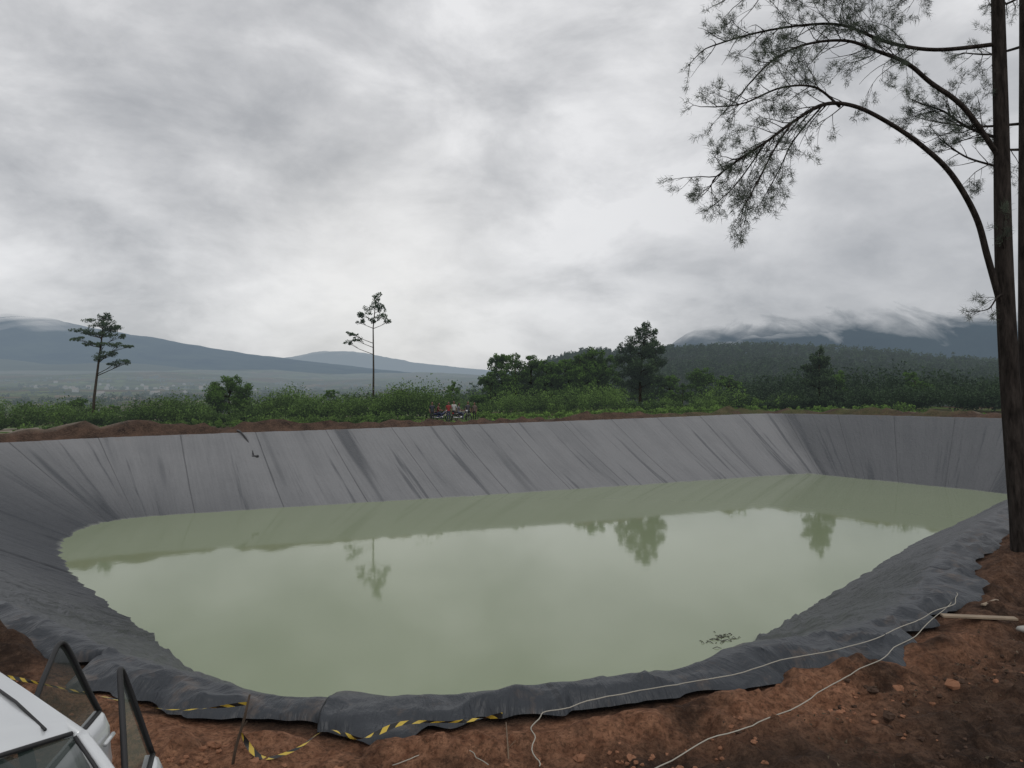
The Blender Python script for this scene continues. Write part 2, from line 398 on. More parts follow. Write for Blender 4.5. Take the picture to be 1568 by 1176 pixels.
# ---------------------------------------------------------------- water
wo=wat+ (wat-rim)/np.linalg.norm(wat-rim,axis=1)[:,None]*-.6
bm=bmesh.new(); vs=[bm.verts.new((p[0],p[1],-4.0)) for p in wo[::8]]; bm.faces.new(vs); bmesh.ops.triangulate(bm,faces=bm.faces[:])
bmesh.ops.recalc_face_normals(bm,faces=bm.faces[:])
wm=bpy.data.meshes.new('water'); bm.to_mesh(wm); bm.free()
if wm.polygons[0].normal.z<0: wm.flip_normals()
def wf(t,b):
    p=t.pos(); n=t.noise(t.map(p,(1,.6,1)),.12,4)
    t.l(t.mix(n,(.212,.252,.152),(.245,.286,.178)),b.inputs['Base Color'])
    b.inputs['IOR'].default_value=1.33; b.inputs['Specular IOR Level'].default_value=.5
    t.l(t.bump(t.noise(t.map(p,(1.2,.8,1)),1.6,4,.5),.05,.03),b.inputs['Normal'])
    b.inputs['Roughness'].default_value=.045
wm.materials.append(material('silty_water',wf,rough=.045,spec=.5))
COL.objects.link(bpy.data.objects.new('water',wm))
# ---------------------------------------------------------------- mountains
def ridge(name,D,prof,depth,base,colA,colB,cloud=None,seed=0,L=5200,hz=HAZE):
    xs=np.array([p[0] for p in prof],float); zs=np.array([p[1] for p in prof],float)
    x=np.linspace(xs[0],xs[-1],260); z=np.interp(x,xs,zs); z=np.convolve(np.pad(z,4,'edge'),np.ones(9)/9,'valid')
    rows=[]
    for k,q in enumerate(np.linspace(0,1,26)):
        hq=ss(q,0,.78) if q<.8 else 1-ss(q,.8,1.25)
        yy=D-depth+depth*1.25*q
        zz=base+(z-base)*hq+(z-base)*.22*hq*(1-hq)*4*.5*fbm(x/(depth*.22)+seed,q*5+x*0,4)+(z-base)*.045*fbm(x/110+seed,q*3+x*0,4)
        rows.append([(a,yy+0*a,c) for a,c in zip(x,zz)])
    mb=MB(); mb.grid(rows)
    def f(t,b):
        t.l(t.mix(t.ramp(t.noise(t.pos(),.003,8,.7),[(.35,0),(.65,1)]),colA,colB),b.inputs['Base Color'])
    kw={}
    if cloud:
        def post(t,sh):
            p=t.pos(); s=t.n('ShaderNodeSeparateXYZ'); t.l(p,s.inputs[0])
            nn=t.noise(t.map(p,(1,.12,1.5)),cloud[2],7,.55,.5)
            hh=t.n('ShaderNodeMapRange'); hh.clamp=False; hh.inputs[1].default_value=cloud[0]; hh.inputs[2].default_value=cloud[1]; t.l(s.outputs[2],hh.inputs[0])
            f=t.math('MULTIPLY_ADD',t.math('SUBTRACT',nn,.5),cloud[3],hh.outputs[0])
            r=t.ramp(f,[(.15,0),(.90,1)])
            tr=t.n('ShaderNodeBsdfTransparent'); mx=t.n('ShaderNodeMixShader'); t.l(r,mx.inputs[0]); t.l(sh,mx.inputs[1]); t.l(tr.outputs[0],mx.inputs[2]); return mx.outputs[0]
        kw['post']=post
    m=material(name+'_mat',f,haze=True,L=L,rough=1,spec=0,hz=hz,**kw)
    return mb.obj(name,[m])
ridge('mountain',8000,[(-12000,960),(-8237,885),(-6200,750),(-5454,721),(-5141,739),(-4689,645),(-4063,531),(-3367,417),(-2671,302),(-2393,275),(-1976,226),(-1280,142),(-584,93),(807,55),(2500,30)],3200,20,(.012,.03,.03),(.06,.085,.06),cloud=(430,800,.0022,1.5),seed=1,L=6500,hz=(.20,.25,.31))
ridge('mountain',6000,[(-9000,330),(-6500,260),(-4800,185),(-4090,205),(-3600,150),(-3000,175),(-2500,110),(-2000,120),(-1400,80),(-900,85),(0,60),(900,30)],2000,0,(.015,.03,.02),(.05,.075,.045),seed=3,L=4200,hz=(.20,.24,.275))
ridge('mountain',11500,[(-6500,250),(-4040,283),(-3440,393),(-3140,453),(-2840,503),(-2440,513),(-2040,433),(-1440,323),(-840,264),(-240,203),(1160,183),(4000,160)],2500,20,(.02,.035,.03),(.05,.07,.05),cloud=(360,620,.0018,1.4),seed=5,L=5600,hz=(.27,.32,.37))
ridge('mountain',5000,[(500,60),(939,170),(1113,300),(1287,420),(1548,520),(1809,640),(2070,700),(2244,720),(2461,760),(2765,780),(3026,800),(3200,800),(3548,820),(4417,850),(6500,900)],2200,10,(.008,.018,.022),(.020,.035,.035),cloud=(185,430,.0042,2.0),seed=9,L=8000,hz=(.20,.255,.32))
# ---------------------------------------------------------------- world
w=bpy.data.worlds.new('World'); S.world=w; w.use_nodes=True; w.node_tree.nodes.clear(); t=NT(w)
sky=t.n('ShaderNodeTexSky',sky_type='NISHITA'); sky.sun_disc=False; sky.sun_elevation=math.radians(48); sky.sun_rotation=math.radians(153)
d=t.n('ShaderNodeTexCoord').outputs['Generated']; s=t.n('ShaderNodeSeparateXYZ'); t.l(d,s.inputs[0])
zc=t.math('ADD',t.math('MAXIMUM',s.outputs[2],0.0),.34)
cb=t.n('ShaderNodeCombineXYZ'); t.l(t.math('DIVIDE',s.outputs[0],zc),cb.inputs[0]); t.l(t.math('DIVIDE',s.outputs[1],zc),cb.inputs[1])
q=t.vmath('ADD',cb.outputs[0],(3.9,.7,0))
n1=t.noise(q,.85,3,.5,.4); n2=t.noise(q,2.8,6,.55,.3); n3=t.noise(t.map(d,(2.8,2.8,5.5)),1.8,7,.58,.3)
nn=t.math('ADD',t.math('ADD',t.math('MULTIPLY',n1,.36),t.math('MULTIPLY',n2,.26)),t.math('MULTIPLY',n3,.38))
cl=t.ramp(nn,[(.385,(.40,.41,.43)),(.475,(.585,.59,.605)),(.575,(.84,.84,.85))])
hz=t.ramp(s.outputs[2],[(0.0,1),(.09,.3),(.2,0)])
cl=t.mix(t.math('MULTIPLY',hz,.50),cl,(.49,.51,.54))
gl=t.math('POWER',t.math('MAXIMUM',t.vmath('DOT_PRODUCT',d,(-.175,.975,.115)),0.0),70.0)
wisp=t.noise(t.map(d,(7,7,14)),1.5,7,.58,.4)
cl=t.mix(t.math('MULTIPLY',gl,t.math('MULTIPLY_ADD',wisp,.9,.15)),cl,(.90,.885,.85))
wz=t.math('MULTIPLY',t.ramp(s.outputs[2],[(.0,.8),(.12,.9),(.30,0)]),t.ramp(wisp,[(.46,0),(.62,1)]))
cl=t.mix(t.math('MULTIPLY',wz,.42),cl,(.76,.765,.78))
gr=t.math('POWER',t.math('MAXIMUM',t.vmath('DOT_PRODUCT',d,(.46,.88,.10)),0.0),28.0)
cl=t.mix(t.math('MULTIPLY',gr,.55),cl,(.42,.435,.465))
nis=t.vmath('SCALE',sky.outputs[0],.10)
fin=t.mix(.95,nis,cl)
bg=t.n('ShaderNodeBackground'); t.l(fin,bg.inputs[0]); bg.inputs[1].default_value=1.0
o=t.n('ShaderNodeOutputWorld'); t.l(bg.outputs[0],o.inputs[0])
sl=bpy.data.lights.new('sun','SUN'); sl.energy=.7; sl.angle=math.radians(25); sl.color=(1,.97,.93)
so=bpy.data.objects.new('sun',sl); COL.objects.link(so); so.rotation_euler=Vector((.30,-.60,.75)).to_track_quat('Z','Y').to_euler()
# ---------------------------------------------------------------- mid-distance trees
def tree(name,x,y,trunk,r0,clumps,mat,dens=1.,leaf=.12,z0=None,sub=9):
    z=gz(x,y)-.15 if z0 is None else z0
    mb=MB(); tp=[(x+a,y+b,z+c) for a,b,c in trunk]
    k=len(tp); mb.tube(tp,[r0*(1-.75*i/(k-1)) for i in range(k)],7)
    lb=LB()
    for (cx,cz,rx,rz) in clumps:
        cy=R.uniform(-.6,.6)*rx; c=(x+cx,y+cy,z+cz)
        best=None
        hz_=cz-abs(cx)*.35-.3
        for i in range(k-1):
            if trunk[i][2]<=hz_<=trunk[i+1][2]:
                q=(hz_-trunk[i][2])/(trunk[i+1][2]-trunk[i][2]); best=Vector(tp[i]).lerp(Vector(tp[i+1]),q)
        if best is None: best=Vector(tp[-2])
        mid=best.lerp(Vector(c),.55)+Vector((0,0,-.12))
        mb.tube([best,mid,c],[r0*.3,r0*.2,r0*.08],5)
        n=int(dens*(rx*rx+rx*rz*2)*1.9/(leaf*leaf))+sub*6
        ti=R.uniform(.2,.75)
        for _ in range(sub):
            a=R.uniform(0,6.28); q=R.uniform(.15,.95)**.6
            o=(math.cos(a)*q*rx*.85,math.sin(a)*q*rx*.85,R.uniform(-.7,.75)*rz*(1.1-.6*q))
            sc=R.uniform(.25,.45)
            if R.random()<.5: mb.tube([mid,(c[0]+o[0],c[1]+o[1],c[2]+o[2])],[r0*.1,r0*.04],4)
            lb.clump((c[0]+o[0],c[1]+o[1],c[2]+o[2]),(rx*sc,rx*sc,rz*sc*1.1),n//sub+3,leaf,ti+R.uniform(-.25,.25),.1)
    tr=mb.obj(name,[M_bark]); lb.obj('foliage',mat,tr); return tr
tree('pine_tree',-50.2,90,[(0,0,0),(.1,0,3),(.6,0,7),(1,0,10),(1.3,0,12.8)],.20,[(1.4,12.8,1.2,.7),(.8,12.0,1.6,.7),(2.7,11.8,1.0,.6),(-1.2,11,1.3,.55),(.8,10.7,1.5,.6),(3,10.6,1.0,.5),(-1.7,10.2,.9,.4),(3.5,9.4,1.4,.45),(1.6,9.4,1.1,.5),(2,8.3,1.3,.5),(3.9,7.4,1.2,.4),(.8,7.9,.9,.45),(2.7,7.2,.9,.4),(-.4,9.6,.9,.4),(1.8,11.4,1.3,.5)],M_pine,1.1)
tree('pine_tree',-15.9,86,[(0,0,0),(.05,0,5),(.0,0,10),(.35,0,13.7)],.14,[(.5,13.5,.7,.7),(0,12.5,1.1,.7),(-.9,11.5,1.0,.5),(1,11.3,.8,.5),(-1.5,10.8,.6,.4),(0,10.9,.7,.45),(-2.4,9.4,.8,.4),(-1.8,8.7,.7,.4),(-2.9,8.3,.6,.35),(1.6,10.8,.5,.35),(.9,12.3,.6,.6)],M_pine,1.,z0=-.6)
tree('tall_tree',15,88,[(0,0,0),(0,0,4),(.3,0,7),(.8,0,9.9)],.20,[(.8,10.0,.6,.8),(.1,9.3,.9,.8),(1.3,9.2,.8,.8),(-.4,8.4,1.3,.9),(1.2,8.2,1.3,1.0),(-1.5,7.5,1.2,.9),(2.1,7.2,.9,.8),(-1.9,6.1,1.2,1.0),(.4,7.3,1.6,1.1),(.4,6.4,2.0,1.3),(1.9,5.6,1.3,1.0),(-1.6,4.7,1.4,1.0),(.4,4.5,1.9,1.2),(1.8,3.7,1.2,.9),(-1.3,3.2,1.4,.9),(.3,2.6,1.7,1.0),(0,5.4,1.9,1.1),(0,3.6,1.6,1.0)],M_pine,1.8,z0=-.2,sub=13)
tree('conical_tree',31.9,78,[(0,0,0),(0,0,3),(0,0,6.4)],.13,[(0,6.4,.45,.6),(-.5,5.6,.8,.7),(.4,5.5,.9,.7),(-.9,4.6,.9,.7),(.7,4.4,1.1,.8),(0,4.8,1.2,.9),(-.2,3.8,1.4,.9),(-.9,3.1,1.1,.8),(1,3.0,1.0,.8),(0,2.2,1.4,.8)],M_pine,1.8,z0=0)
tree('round_tree',-28.3,75,[(0,0,0),(0,0,1.6),(.1,0,3.4)],.16,[(.3,4.4,1.0,.7),(-.9,3.8,1.2,.9),(1.1,3.7,1.2,.9),(0,3.1,1.9,1.2),(-1.4,2.7,1.1,1.0),(1.5,2.6,1.0,1.0),(.2,2.1,1.9,1.1),(-1.3,1.5,1.1,.8),(1.3,1.4,1.1,.8)],M_broad,2.2,.11,sub=13)
for (x,y,h,r) in [(-1.3,94,8.0,2.1),(.4,92,7.6,2.0),(2.3,94,7.2,2.2),(4.2,92,6.4,2.1),(5.6,94,6.2,2.1),(6.9,92,6.4,2.1),(8.3,92,7.1,2.2),(9.9,93,7.9,2.3),(11.8,95,6.9,2.1),(-2.7,92,5.6,1.4),(17.5,98,4.9,2.),(20.5,98,4.4,1.8),(24.5,98,5.2,1.9),(28,97,4.2,1.8)]:
    cs=[(R.uniform(-.15,.15)*r,h*.90,r*.5,h*.1)]
    for k in range(18):
        a=R.uniform(.15,.9); cs.append((R.uniform(-.85,.85)*r*(1.15-.6*a),h*a*.95,r*R.uniform(.42,.66),h*R.uniform(.11,.16)))
    tree('broadleaf_tree',x,y,[(0,0,0),(.1,0,h*.4),(0,0,h*.85)],.17,cs,M_broad,1.3,.15,sub=7)
tree('small_tree',-6.6,84,[(0,0,0),(.1,0,2.5),(.15,0,4)],.08,[(0.1,4.0,.35,.5),(-.3,3.3,.6,.6),(.4,3.1,.6,.6),(0,2.4,.9,.7),(-.5,1.8,.8,.5)],M_broad,1.6,.11)
tree('small_tree',-19.8,82,[(0,0,0),(.1,0,1.5),(.15,0,2.9)],.08,[(0.1,3.2,.8,.35),(-.5,2.8,.6,.35),(.7,2.3,.5,.3),(0,1.5,1.,.6)],M_broad,1.6,.11)
tree('small_tree',-24,81,[(0,0,0),(.1,0,1.2),(.15,0,1.9)],.07,[(0.1,2.2,.6,.4),(-.4,1.6,.7,.5),(.5,1.5,.7,.5)],M_broad,1.6,.11)
for (x,y,h,r) in [(-11.5,78,3.6,1.5),(-9.0,79,3.1,1.3),(-13.8,79,3.0,1.3),(-34.5,76,2.7,1.2),(-46,80,3.2,1.4),(-42,78,2.6,1.2),(6.5,84,2.8,1.4),(19.5,86,3.2,1.5),(-3.8,83,3.0,1.1),(38,88,4.6,1.9),(44,82,4.2,1.8)]:
    cs=[(R.uniform(-.8,.8)*r*(1.1-.5*a),h*a,r*R.uniform(.4,.6),h*R.uniform(.13,.18)) for a in [R.uniform(.25,.88) for _ in range(9)]]
    tree('bushy_tree',x,y,[(0,0,0),(.05,0,h*.4),(0,0,h*.8)],.09,cs,M_broad,1.4,.12,sub=6)
# shrubs
def shrubs(name,line,n,wid,hr,mat,leaf=.15,nl=60,t0=(.15,.75)):
    lb=LB()
    for _ in range(n):
        q=R.random()*(len(line)-1); i=int(q); q-=i
        x=line[i][0]+(line[i+1][0]-line[i][0])*q+R.uniform(-wid,wid)*.5; y=line[i][1]+(line[i+1][1]-line[i][1])*q+R.uniform(-wid,wid)
        h=R.uniform(*hr)*(.35+1.3*float(vn(x*.22,y*.1))); z=gz(x,y); r=h*R.uniform(.45,.75); ti=R.uniform(*t0)
        for k in range(3):
            lb.clump((x+R.uniform(-.5,.5)*r,y+R.uniform(-.5,.5)*r,z+h*R.uniform(.35,.75)),(r*.6,r*.6,h*.32),int(nl*1.5)//3,leaf,ti+R.uniform(-.15,.15),.2)
    return lb.obj(name,mat)
shrubs('shrub_hedge',[(-62,66),(-45,67),(-32,69),(-25,70)],330,4,(1.0,2.4),M_bush,.13,85,(-.1,.55))
shrubs('shrub_hedge',[(-26,76),(-20,74),(-12,73),(-7.5,74)],290,4,(1.4,3.0),M_bush,.13,95,(.0,.85))
shrubs('shrub_hedge',[(-2.5,82),(4,80),(12,80),(24,82),(30,84)],270,4.5,(1.0,2.6),M_bush,.13,95,(.0,.95))
shrubs('shrub_hedge',[(-80,105),(-50,110),(-22,112),(-4,112)],180,8,(1.2,2.8),M_bush,.18,70,(.1,.6))
shrubs('shrub_hedge',[(24,84),(34,78),(46,70),(62,60)],300,4.5,(1.2,2.6),M_forest,.16,90,(.3,.95))
shrubs('shrub_hedge',[(26,96),(40,92),(60,86),(80,80)],210,6,(2.2,4.2),M_forest,.22,80,(.2,.8))
shrubs('undergrowth',[(-2.8,67),(6,70),(16,75),(22,79),(36,70)],330,2.0,(.25,.9),M_grass,.11,45,(.1,.9))
shrubs('undergrowth',[(-40,54),(-26,57),(-16,60),(-9,63)],190,2.3,(.2,.9),M_bush,.11,45,(.1,.8))
lb=LB(); n=14000
gx=rng.uniform(-36,40,n); gy=rng.uniform(58,95,n); keep=(sdist(gx,gy)<-5)&(vn(gx*.2,gy*.2)>.35); gx=gx[keep];gy=gy[keep]
lb.tris(np.stack([gx,gy,G0(gx,gy)+.08],1),.16,rng.uniform(.1,.9,len(gx))); lb.obj('meadow_grass',M_grass)
# forest on the hill
lb=LB()
cnt=0
while cnt<4300:
    a=R.uniform(-.08,.80); r=R.uniform(115,640)
    if R.random()>r/640+.12: continue
    x=r*math.sin(a); y=r*math.cos(a)
    if a<.30 and r<150+250*max(0,.1-a): continue
    h=R.uniform(5,9.5)*(.8+.4*float(vn(x*.02,y*.02)))*(.65+.35*float(ss(r,120,220))); z=gz(x,y); w_=h*R.uniform(.22,.36); ti=R.uniform(.0,.85)
    lf=.38+r*.0014
    if R.random()<.45:
        for k in range(4):
            f=k/4; lb.clump((x,y,z+h*(.3+.65*f)),(w_*(1.05-f),w_*(1.05-f),h*.16),11,lf*.8,ti,.3)
    else:
        for k in range(4): lb.clump((x+R.uniform(-.5,.5)*w_,y+R.uniform(-.5,.5)*w_,z+h*R.uniform(.4,.85)),(w_*.75,w_*.75,h*.17),12,lf*.8,ti+R.uniform(-.1,.1),.3)
    cnt+=1
lb.obj('forest_trees',M_forest)
lb=LB()
for _ in range(1900):
    a=R.uniform(-.75,.02); r=130*math.exp(R.random()*3.1)
    x=r*math.sin(a); y=r*math.cos(a)
    if vn(x*.012,y*.006)<.40: continue
    h=R.uniform(3,8)*(.55+.45*float(ss(r,150,350)))*(1+.6*float(ss(r,800,2500))); z=gz(x,y)
    for k in range(3): lb.clump((x+R.uniform(-.5,.5)*h*(1+r*.001),y,z+h*R.uniform(.3,.7)),(h*.36,h*.36,h*.28),12 if r>400 else 34,.2+r*.0014,R.uniform(.1,.7),.2)
lb.obj('valley_trees',M_forest)
mb=MB()
for _ in range(46):
    a=R.choice([R.gauss(-.50,.06),R.gauss(-.42,.05),R.uniform(-.62,-.2)]); r=R.uniform(1300,2600); x=r*math.sin(a); y=r*math.cos(a); z=gz(x,y)
    w_,d_,h_=R.uniform(5,9),R.uniform(4,7),R.uniform(3,4.5); th=R.uniform(0,3.1)
    P=[(-w_,-d_,-2),(w_,-d_,-2),(w_,d_,-2),(-w_,d_,-2),(-w_,-d_,h_),(w_,-d_,h_),(w_,d_,h_),(-w_,d_,h_),(-w_,0,h_+3),(w_,0,h_+3)]
    P=[(x+.6*(p[0]*math.cos(th)-p[1]*math.sin(th)),y+.6*(p[0]*math.sin(th)+p[1]*math.cos(th)),z+p[2]) for p in P]
    mb.add(P,[(0,1,5,4),(1,2,6,9,5),(2,3,7,6),(3,0,4,8,7)],0); mb.add(P,[(4,5,9,8),(6,7,8,9)],1)
def hm(c):
    def f(t,b): t.l(t.mix(t.noise(t.pos(),.05,2),c,[k*.6 for k in c]),b.inputs['Base Color'])
    return f
mb.obj('village_houses',[material('house_wall',hm((.45,.45,.43)),haze=True,L=2600),material('house_roof',hm((.32,.29,.27)),haze=True,L=2600)],smooth=False)
# ---------------------------------------------------------------- foreground pines
def cr(P,n=6):
    P=[Vector(p) for p in P]; out=[]
    for i in range(len(P)-1):
        p0=P[max(i-1,0)];p1=P[i];p2=P[i+1];p3=P[min(i+2,len(P)-1)]
        for k in range(n):
            t_=k/n; out.append(.5*((2*p1)+(-p0+p2)*t_+(2*p0-5*p1+4*p2-p3)*t_*t_+(-p0+3*p1-3*p2+p3)*t_**3))
    out.append(P[-1]); return out
mb=MB(); lb=LB()
tr=cr([(9.07,13.2,-.3),(8.98,13.2,.3),(8.86,13.2,1.6),(8.73,13.2,3.4),(8.64,13.2,5.4),(8.60,13.2,7.5),(8.54,13.2,9.8),(8.5,13.2,12),(8.4,13.2,15.5)],5)
mb.tube(tr,list(np.interp(np.arange(len(tr)),[0,3,7,20,30,len(tr)-1],[.31,.22,.175,.14,.105,.04])),14)
def twig(p,d,L,r,depth,dens):
    pts=[p.copy()]; q=p.copy(); d=d.normalized(); k=max(3,int(L/.12))
    for i in range(k):
        d=(d+Vector((R.gauss(0,.15),R.gauss(0,.13),R.gauss(-.01,.14)))).normalized(); q=q+d*L/k; pts.append(q.copy())
    mb.tube(pts,[r*(1-.7*i/k) for i in range(k+1)],4)
    if depth>0:
        for i in range(1,k):
            if R.random()<.55:
                s_=1 if R.random()<.5 else -1
                ax_=Vector((R.gauss(0,.3),R.gauss(0,1),R.gauss(0,.6))); dd=(d+d.cross(ax_).normalized()*s_*R.uniform(.6,1.1)).normalized()
                twig(pts[i],dd,L*R.uniform(.4,.65),r*.5,depth-1,dens)
    if depth<=1:
        ti=R.uniform(.05,.9)
        for i in range(max(1,int(k*(.75 if depth else .5))),k+1):
            if R.random()<dens:
                dd=(pts[i]-pts[i-1]); last=(i==k)
                lb.needles(pts[i],dd+Vector((0,0,.03)),R.randint(26,38) if last else R.randint(14,22),.115,.0075,ti+R.uniform(-.1,.1))
def limb(P,r0,r1,start,step,L,dens,depth=2,down=0.):
    c=cr(P,7); k=len(c)
    mb.tube(c,[r0+(r1-r0)*i/(k-1) for i in range(k)],8)
    acc=0
    for i in range(1,k):
        acc+=(c[i]-c[i-1]).length
        f=i/(k-1)
        if f>start and acc>step:
            acc=0; d=(c[i]-c[i-1]).normalized()
            for s_ in (1,-1):
                if R.random()<.85:
                    perp=Vector((R.gauss(0,.2),R.gauss(0,.8),s_*R.uniform(.4,1.0)+down))
                    twig(c[i],d*.75+perp*.7,L*R.uniform(.5,1.1)*(1.1-.45*f),r1*.8,depth-1,dens)
    twig(c[-1],c[-1]-c[-2],L*.6,r1,1,dens)
limb([(8.62,13.2,4.3),(8.3,13.1,5.2),(8.03,13,5.9),(7.55,12.9,6.6),(7.0,12.8,7.05),(6.4,12.7,7.4),(5.75,12.6,7.66),(5.18,12.5,7.65),(4.66,12.5,7.35),(4.2,12.4,7.0),(3.74,12.4,6.7),(3.35,12.3,6.4)],.060,.013,.56,.15,1.05,.75,3,-.15)
limb([(4.66,12.5,7.35),(4.3,12.3,6.85),(4.0,12.2,6.3),(3.7,12.1,5.8)],.018,.008,.15,.15,.85,.75,2,-.3)
limb([(4.2,12.4,7.0),(3.8,12.6,6.4),(3.45,12.6,6.05)],.014,.007,.1,.15,.8,.75,2,-.3)
limb([(5.18,12.5,7.65),(4.8,12.8,7.15),(4.6,12.9,6.7),(4.4,13,6.3)],.016,.007,.2,.18,.75,.7,2,-.2)
limb([(5.5,12.6,7.65),(5.0,12.4,7.9),(4.4,12.3,7.85),(3.8,12.3,7.6),(3.3,12.2,7.5)],.022,.010,.2,.16,.85,.75,2)
limb([(8.62,13.2,6.9),(7.9,13.1,7.8),(7.3,13.1,8.26),(6.84,13,8.55),(6.27,12.9,8.72),(5.7,12.8,8.85),(5,12.7,8.75),(4.4,12.6,8.45),(3.95,12.5,8.0)],.048,.012,.35,.16,1.1,.75,3)
limb([(8.56,13.2,8.98),(7.5,13.3,8.92),(6.7,13.4,9.1),(5.9,13.4,9.4),(5.1,13.3,9.35),(4.2,13.2,9.15),(3.5,13.1,8.9)],.040,.012,.2,.17,1.1,.75,3)
limb([(8.55,13.2,10.2),(7.3,13,10.3),(6,12.8,10.1),(4.9,12.6,9.8),(3.9,12.5,9.5)],.045,.012,.15,.16,1.2,.75,3)
limb([(8.5,13.2,10.8),(7.6,12.6,10.4),(6.6,12.2,9.9),(5.8,12,9.6)],.032,.011,.3,.2,.95,.75,2)
limb([(8.6,13.2,7.3),(8.25,13.6,7.65),(7.95,13.8,8.0),(7.7,13.9,8.15)],.028,.013,.1,.10,.8,1.,3)
limb([(8.62,13.2,6.8),(8.25,13.6,7.1),(7.9,13.7,7.4)],.022,.011,.2,.12,.65,1.,3)
limb([(8.66,13.2,4.6),(8.4,13.0,4.5),(8.2,12.9,4.3),(8.02,12.9,4.25)],.02,.007,.3,.2,.45,.4,2)
limb([(8.66,13.2,5.2),(8.5,13.0,5.5),(8.45,12.9,5.8)],.02,.007,.2,.15,.4,.45,2)
for k in range(12):
    z=10.2+k*.45; a=R.uniform(0,6.28); ln=(15.8-z)*.45+.4; d=Vector((math.cos(a),math.sin(a),.25))
    p0=Vector((8.5,13.2,z)); limb([p0,p0+d*ln*.5,p0+d*ln+Vector((0,0,.2))],.03,.012,.3,.25,.8,.7,2)
pt=mb.obj('pine_tree',[M_barkN]); lb.obj('foliage',M_pineF,pt)
mb=MB(); lb=LB()
tr=cr([(10.0,14.4,-.3),(9.95,14.4,.4),(9.92,14.4,3),(9.88,14.4,6),(9.86,14.4,10),(9.8,14.4,15)],5)
mb.tube(tr,list(np.linspace(.25,.08,len(tr))),12)
for k in range(14):
    z=7.5+k*.5; a=R.uniform(-1.4,1.9); ln=(16-z)*.3+.6; d=Vector((math.cos(a),math.sin(a),.3))
    p0=Vector((9.87,14.4,z)); limb([p0,p0+d*ln*.5,p0+d*ln+Vector((0,0,.2))],.03,.012,.3,.25,.8,.7,2)
pt=mb.obj('pine_tree',[M_barkN]); lb.obj('foliage',M_pineF,pt)
# ---------------------------------------------------------------- clods, litter
mb=MB(); n=18000
cx=rng.uniform(-6.5,10,n); cy=rng.uniform(3.2,15,n); dd=-sdist(cx,cy); cz=G0(cx,cy)-.045+lumps(cx,cy)*ss(dd,.35,1.1)
ok=(dd>.75)&~((cx<-1.2)&(cy<4.9))&(rng.random(n)<1.2/(dd+.6))&(vn(cx*1.3,cy*1.3)>.35)
for x,y,z in list(zip(cx[ok],cy[ok],cz[ok]))[:3600]:
    r=R.uniform(.008,.026)*(2.4 if R.random()<.08 else 1)
    mb.ell((x,y,z+.012),(r*R.uniform(.8,1.5),r*R.uniform(.8,1.4),r*.75),6,4,0 if x<3.2+R.gauss(0,1.2) else 1,.28)
mb.obj('dirt_clods',[flat('clod_orange',(.25,.125,.075),.95,spec=.1,var=.6,sc=2),flat('clod_brown',(.07,.045,.033),.95,spec=.1,var=.6,sc=2)],smooth=False)
lb=LB(); n=9000; gx=rng.uniform(2.5,12,n); gy=rng.uniform(3.5,16,n); dd=-sdist(gx,gy); kp=(dd>.8)&(vn(gx*.9,gy*.9)>.4); gx=gx[kp];gy=gy[kp];dd=dd[kp]
lz=G0(gx,gy)-.045+lumps(gx,gy)*ss(dd,.35,1.1)+.02
lb.tris(np.stack([gx,gy,lz],1),.02,rng.uniform(0,1,len(gx))); lb.obj('leaf_litter',leafmat('dry_litter',(.02,.014,.009),(.20,.16,.11)))
# ---------------------------------------------------------------- ropes, tape, stick, plank
M_rope=flat('rope_fibre',(.34,.32,.27),.8)
def rope(P,r=.007):
    mb=MB(); c=cr(P,8); c=[p+Vector((.02*math.sin(i*.9+P[0][0]),.015*math.sin(i*.63),R.gauss(0,.002))) for i,p in enumerate(c)]; mb.tube(c,r,6); return mb.obj('rope',[M_rope])
rope([(6.1,10.3,.14),(5.76,9.8,.14),(4.9,9.05,.17),(3.9,8.25,.17),(2.9,7.75,.17),(1.9,7.2,.17),(1.2,6.95,.17),(.55,6.62,.17),(.23,6.45,.14),(.17,6.1,.12),(.2,5.7,.10)],.005)
rope([(5.8,9.9,.12),(4.7,8.7,.12),(3.9,7.9,.13),(3.15,7.25,.13),(2.35,6.55,.12),(1.7,6.15,.12),(1.0,5.6,.10)],.005)
rope([(-.9,5.75,.08),(-.6,5.95,.1),(-.35,5.95,.1),(-.2,5.75,.08)],.004)
def tapef(t,b):
    uvv=t.attr('luv','Vector'); s=t.n('ShaderNodeSeparateXYZ'); t.l(uvv,s.inputs[0])
    f=t.math('FRACT',t.math('DIVIDE',t.math('ADD',s.outputs[0],t.math('MULTIPLY',s.outputs[1],1.0)),.15))
    t.l(t.mix(t.math('GREATER_THAN',f,.45),(.50,.36,.05),(.015,.015,.015)),b.inputs['Base Color'])
M_tape=material('striped_tape',tapef,rough=.45,spec=.4)
def tape(P,w=.035,tw=2.):
    c=cr(P,14); k=len(c); v=[];uu=[];acc=0;f=[]
    for i,p in enumerate(c):
        if i: acc+=(p-c[i-1]).length
        t_=(c[min(i+1,k-1)]-c[max(i-1,0)]).normalized(); a=t_.cross(Vector((0,0,1))).normalized(); b=a.cross(t_)
        an=1.0+tw*math.sin(acc*2.7)+.6*math.sin(acc*9); o_=(a*math.cos(an)+b*math.sin(an))*w*(.7+.3*math.sin(acc*6))
        v+= [tuple(p-o_),tuple(p+o_)]; uu+=[(acc,0,0),(acc,.06,0)]
        if i: f.append((2*i-2,2*i-1,2*i+1,2*i))
    me=bpy.data.meshes.new('barrier_tape'); me.from_pydata(v,[],f); at=me.attributes.new('luv','FLOAT_VECTOR','POINT'); at.data.foreach_set('vector',np.array(uu,np.float32).ravel())
    me.materials.append(M_tape); ob=bpy.data.objects.new('barrier_tape',me); COL.objects.link(ob); return ob
tape([(-4.4,6.45,.50),(-3.38,6.05,.50),(-2.7,5.95,.42),(-2.08,5.9,.49)],.014,1.)
